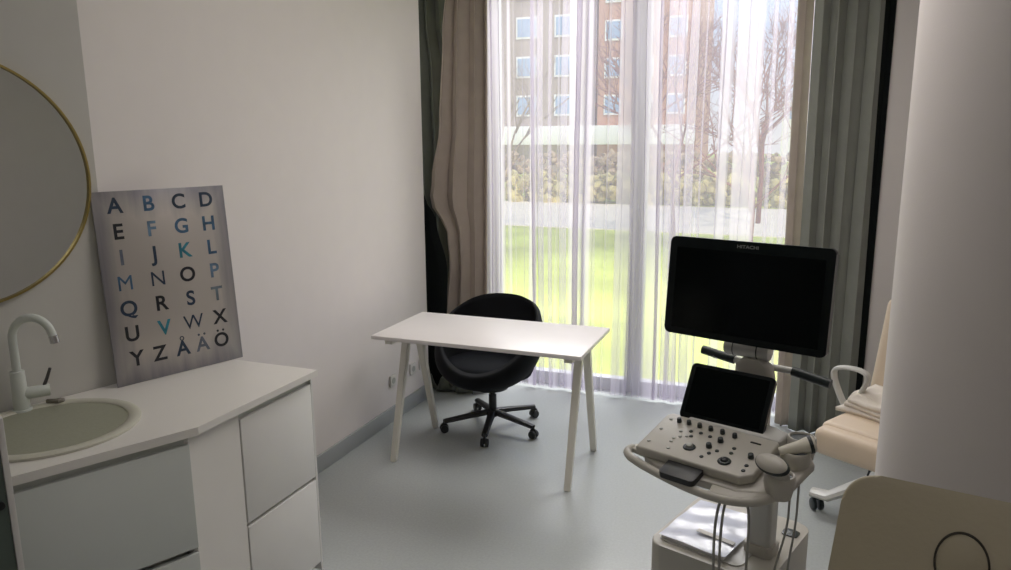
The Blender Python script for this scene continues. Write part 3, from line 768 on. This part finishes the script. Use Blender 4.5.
# ------------------------------------------------------------ exam chair behind the pillar
def cushion(w,h,tk,bev,n=1):
    return MB().box(-w/2,w/2,0,h,-tk/2,tk/2,bevel=bev,seg=5)
ec=thing('examination_chair','cream leather examination chair half hidden behind the round pillar','exam chair',(2.85,3.5,0))
EF=frame((2.510,3.40,0),R(-31))     # local x along the front edge, y to the back
MB().box(0,.56,.03,.56,.465,.56,bevel=.035,seg=5).build('seat','cream',ec,mtx=EF)
MB().box(0.005,.555,-.055,.045,.425,.548,bevel=.035,seg=5,).build('leg_rest','cream',ec,mtx=EF@Matrix.Translation((0,.02,.0)))
BK=EF@Matrix.Translation((.245,.53,.55))@Matrix.Rotation(R(-14),4,'X')
MB().box(-.27,.27,-.045,.045,0,.50,bevel=.04,seg=5).build('backrest','cream',ec,mtx=BK)
MB().box(.02,.54,.04,.54,.425,.464,bevel=.006).build('seat_frame','machinew',ec,mtx=EF)
MB().box(.22,.34,.20,.34,.12,.425,bevel=.01).build('lift_column','machinew',ec,mtx=EF)
lp=[Vector(q) for q in ((.045,.30,.53),(.0,.30,.60),(-.035,.30,.675),(-.04,.30,.725),(.01,.30,.745),(.09,.31,.745),(.125,.31,.72),(.105,.31,.66),(.065,.30,.58))]
for _ in range(2):
    q=[]
    for i in range(len(lp)): a=lp[i];b=lp[(i+1)%len(lp)]; q+=[a*.75+b*.25,a*.25+b*.75]
    lp=q
MB().tube(lp,.015,n=10,closed=True,sx=1.6,sy=.7).build('armrest','machinew',ec,mtx=EF@Matrix.Translation((-.07,.03,-.01)))
W=[Vector((2.555,3.70)),Vector((2.95,3.05)),Vector((3.25,3.95))]
ctr=Vector((2.90,3.60))
for i,w in enumerate(W):
    d=(w-ctr).normalized(); a=Vector((ctr.x,ctr.y,.20)); b=Vector((w.x,w.y,.085))
    a.z=.36; MB().tube([a,a.lerp(b,.35)+Vector((0,0,-.05)),b-Vector((d.x,d.y,0))*.05,b+Vector((d.x,d.y,0))*.03],[.085,.07,.05,.04],n=10,sx=1.0,sy=.45).build('base_leg','machinew',ec)
    cs=MB().cyl((w.x,w.y,.055),(w.x,w.y,.08),.012,n=12).build('caster','knob',ec)
    for s in (-1,1):
        cd=Vector((math.cos(.4),math.sin(.4),0)); p=Vector((w.x,w.y,.030))
        MB().cyl(p+cd*.008*s,p+cd*.026*s,.030,n=22,bevel=.004).build('wheel','knob',cs)
MB().cyl((ctr.x,ctr.y,.12),(ctr.x,ctr.y,.26),.07,n=20,bevel=.01).build('base_hub','machinew',ec)
m=MB(); pts=[EF@Vector(q) for q in ((.22,.10,.43),(.21,.08,.36),(.27,.07,.33),(.33,.09,.37))]
m.tube(pts,.005,n=8).build('hose','knob',ec)
# towel
P=[]
def tw(u,v,dz,s):
    x=-.02+.46*u+.012*math.sin(v*6+s); y=.20+.29*v+.012*math.sin(u*7+s)
    return EF@Vector((x,y,.563+dz+.008*math.sin(u*9+s)*math.sin(v*7)+.018*v))
m=MB()
t=thing('towel','folded pale towel lying on the seat of the exam chair','towel',tuple(EF@Vector((.25,.35,.565))))
for s,(z,sc) in enumerate(((.008,1),(.030,.93),(.052,.86))):
    rows=[[tw(.5+(i/14-.5)*sc,.5+(j/10-.5)*sc,z,s) for i in range(15)] for j in range(11)]
    MB().grid(rows).build('towel_layer','towel',t,smooth=0,solid=.018)

# ------------------------------------------------------------ near exam chair (head end in the foreground)
nc=thing('examination_chair','shaded-cream examination chair headrest with round face-hole plug in the foreground','exam chair',(2.75,1.0,0))
NC=Matrix.Translation((2.70,1.40,.84)) @ Matrix.Rotation(R(-11),4,'Z') @ Matrix.Rotation(R(-27),4,'X')   # local: x across, z up the cushion, y through it
P=[]
bw=MB()
n=10
def prof(z):   # half width at height
    return .255 - .030*(z/.34)
poly=[(-prof(-.55),-.55),(prof(-.55),-.55),(prof(.25),.25)]
def rcorner(cx,cz,r,a0,a1,k=8): return [(cx+r*math.cos(R(a0+(a1-a0)*i/k)),cz+r*math.sin(R(a0+(a1-a0)*i/k))) for i in range(k+1)]
w=.232; top=.322
poly=[(-w-.04,-.55),(w+.04,-.55)]+rcorner(w-.065,top-.065,.065,0,90)+rcorner(-w+.065,top-.065,.065,90,180)
mm_=MB().prism(poly,-.045,.045,bevel=.022,seg=5,mtx=Matrix.Rotation(PI/2,4,'X'))
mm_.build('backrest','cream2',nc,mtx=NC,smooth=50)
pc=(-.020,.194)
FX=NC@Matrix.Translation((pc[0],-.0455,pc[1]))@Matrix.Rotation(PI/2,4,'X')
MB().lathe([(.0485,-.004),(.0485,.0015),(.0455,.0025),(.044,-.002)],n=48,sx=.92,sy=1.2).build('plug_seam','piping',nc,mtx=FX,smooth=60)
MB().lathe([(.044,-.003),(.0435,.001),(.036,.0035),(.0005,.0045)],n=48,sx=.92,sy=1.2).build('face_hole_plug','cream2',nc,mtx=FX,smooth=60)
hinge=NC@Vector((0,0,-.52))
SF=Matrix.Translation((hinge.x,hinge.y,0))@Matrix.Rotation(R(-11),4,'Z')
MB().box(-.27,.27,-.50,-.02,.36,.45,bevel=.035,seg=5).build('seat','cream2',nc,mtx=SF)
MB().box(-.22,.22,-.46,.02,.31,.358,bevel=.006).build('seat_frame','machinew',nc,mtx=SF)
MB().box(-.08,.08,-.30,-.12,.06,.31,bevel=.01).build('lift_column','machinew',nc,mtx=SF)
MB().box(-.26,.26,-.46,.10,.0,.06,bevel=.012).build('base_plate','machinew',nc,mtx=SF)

# ------------------------------------------------------------ light
def area(name, loc, target, sx, sy, power, col):
    l=bpy.data.lights.new(name,'AREA'); l.shape='RECTANGLE'; l.size=sx; l.size_y=sy; l.energy=power; l.color=col
    o=bpy.data.objects.new(name,l); C.objects.link(o); o.location=loc
    o.rotation_euler=(Vector(target)-Vector(loc)).to_track_quat('-Z','Y').to_euler(); return o
area('sky_fill',(1.6,8.2,5.2),(1.4,4.0,.6),5,2.6,1050,(1,.955,.93))  # added area lamp outside the window, standing in for light from the sky
area('room_fill',(1.9,2.9,2.92),(1.7,2.9,0),1.4,1.4,19,(1,.93,.90))
area('entry_fill',(2.6,.2,2.92),(1.4,1.8,0.5),1.2,1.0,6,(1,.93,.89))
sun=bpy.data.lights.new('sun','SUN'); sun.energy=3.0; sun.angle=.02; sun.color=(1,.94,.82)
so=bpy.data.objects.new('sun',sun); C.objects.link(so); so.rotation_euler=(R(42),R(0),R(35))
w=bpy.data.worlds.new('World'); bpy.context.scene.world=w; w.use_nodes=True; nt=w.node_tree; nt.nodes.clear(); L=nt.links.new
out=nt.nodes.new('ShaderNodeOutputWorld'); bg=nt.nodes.new('ShaderNodeBackground'); tc=nt.nodes.new('ShaderNodeTexCoord')
sp=nt.nodes.new('ShaderNodeSeparateXYZ'); rp=nt.nodes.new('ShaderNodeValToRGB')
L(tc.outputs['Generated'],sp.inputs[0]); L(sp.outputs['Z'],rp.inputs['Fac'])
e=rp.color_ramp.elements; e[0].position=.0; e[0].color=(.93,.94,.97,1); e[1].position=.20; e[1].color=(.40,.62,1,1)
L(rp.outputs[0],bg.inputs[0]); bg.inputs[1].default_value=.85; L(bg.outputs[0],out.inputs[0])

# ------------------------------------------------------------ camera
fw=Vector((-0.35719421,.91373064,-.19367139)); rt=Vector((.93183902,.36280589,-.00692227)); upv=Vector((-.06394003,.18294316,.98104203))
cd=bpy.data.cameras.new('camera'); cd.sensor_width=36; cd.lens=742.4459/1011*36; cd.clip_start=.02; cd.clip_end=300
co=bpy.data.objects.new('camera',cd); C.objects.link(co)
co.matrix_world=Matrix(((rt.x,upv.x,-fw.x,2.36450614),(rt.y,upv.y,-fw.y,0),(rt.z,upv.z,-fw.z,1.80434517),(0,0,0,1)))
sc=bpy.context.scene; sc.camera=co
sc.view_settings.view_transform='Standard'; sc.view_settings.look='None'; sc.view_settings.exposure=0
sc.cycles.use_denoising=True; sc.cycles.transparent_max_bounces=24; sc.cycles.max_bounces=10; sc.cycles.sample_clamp_indirect=6
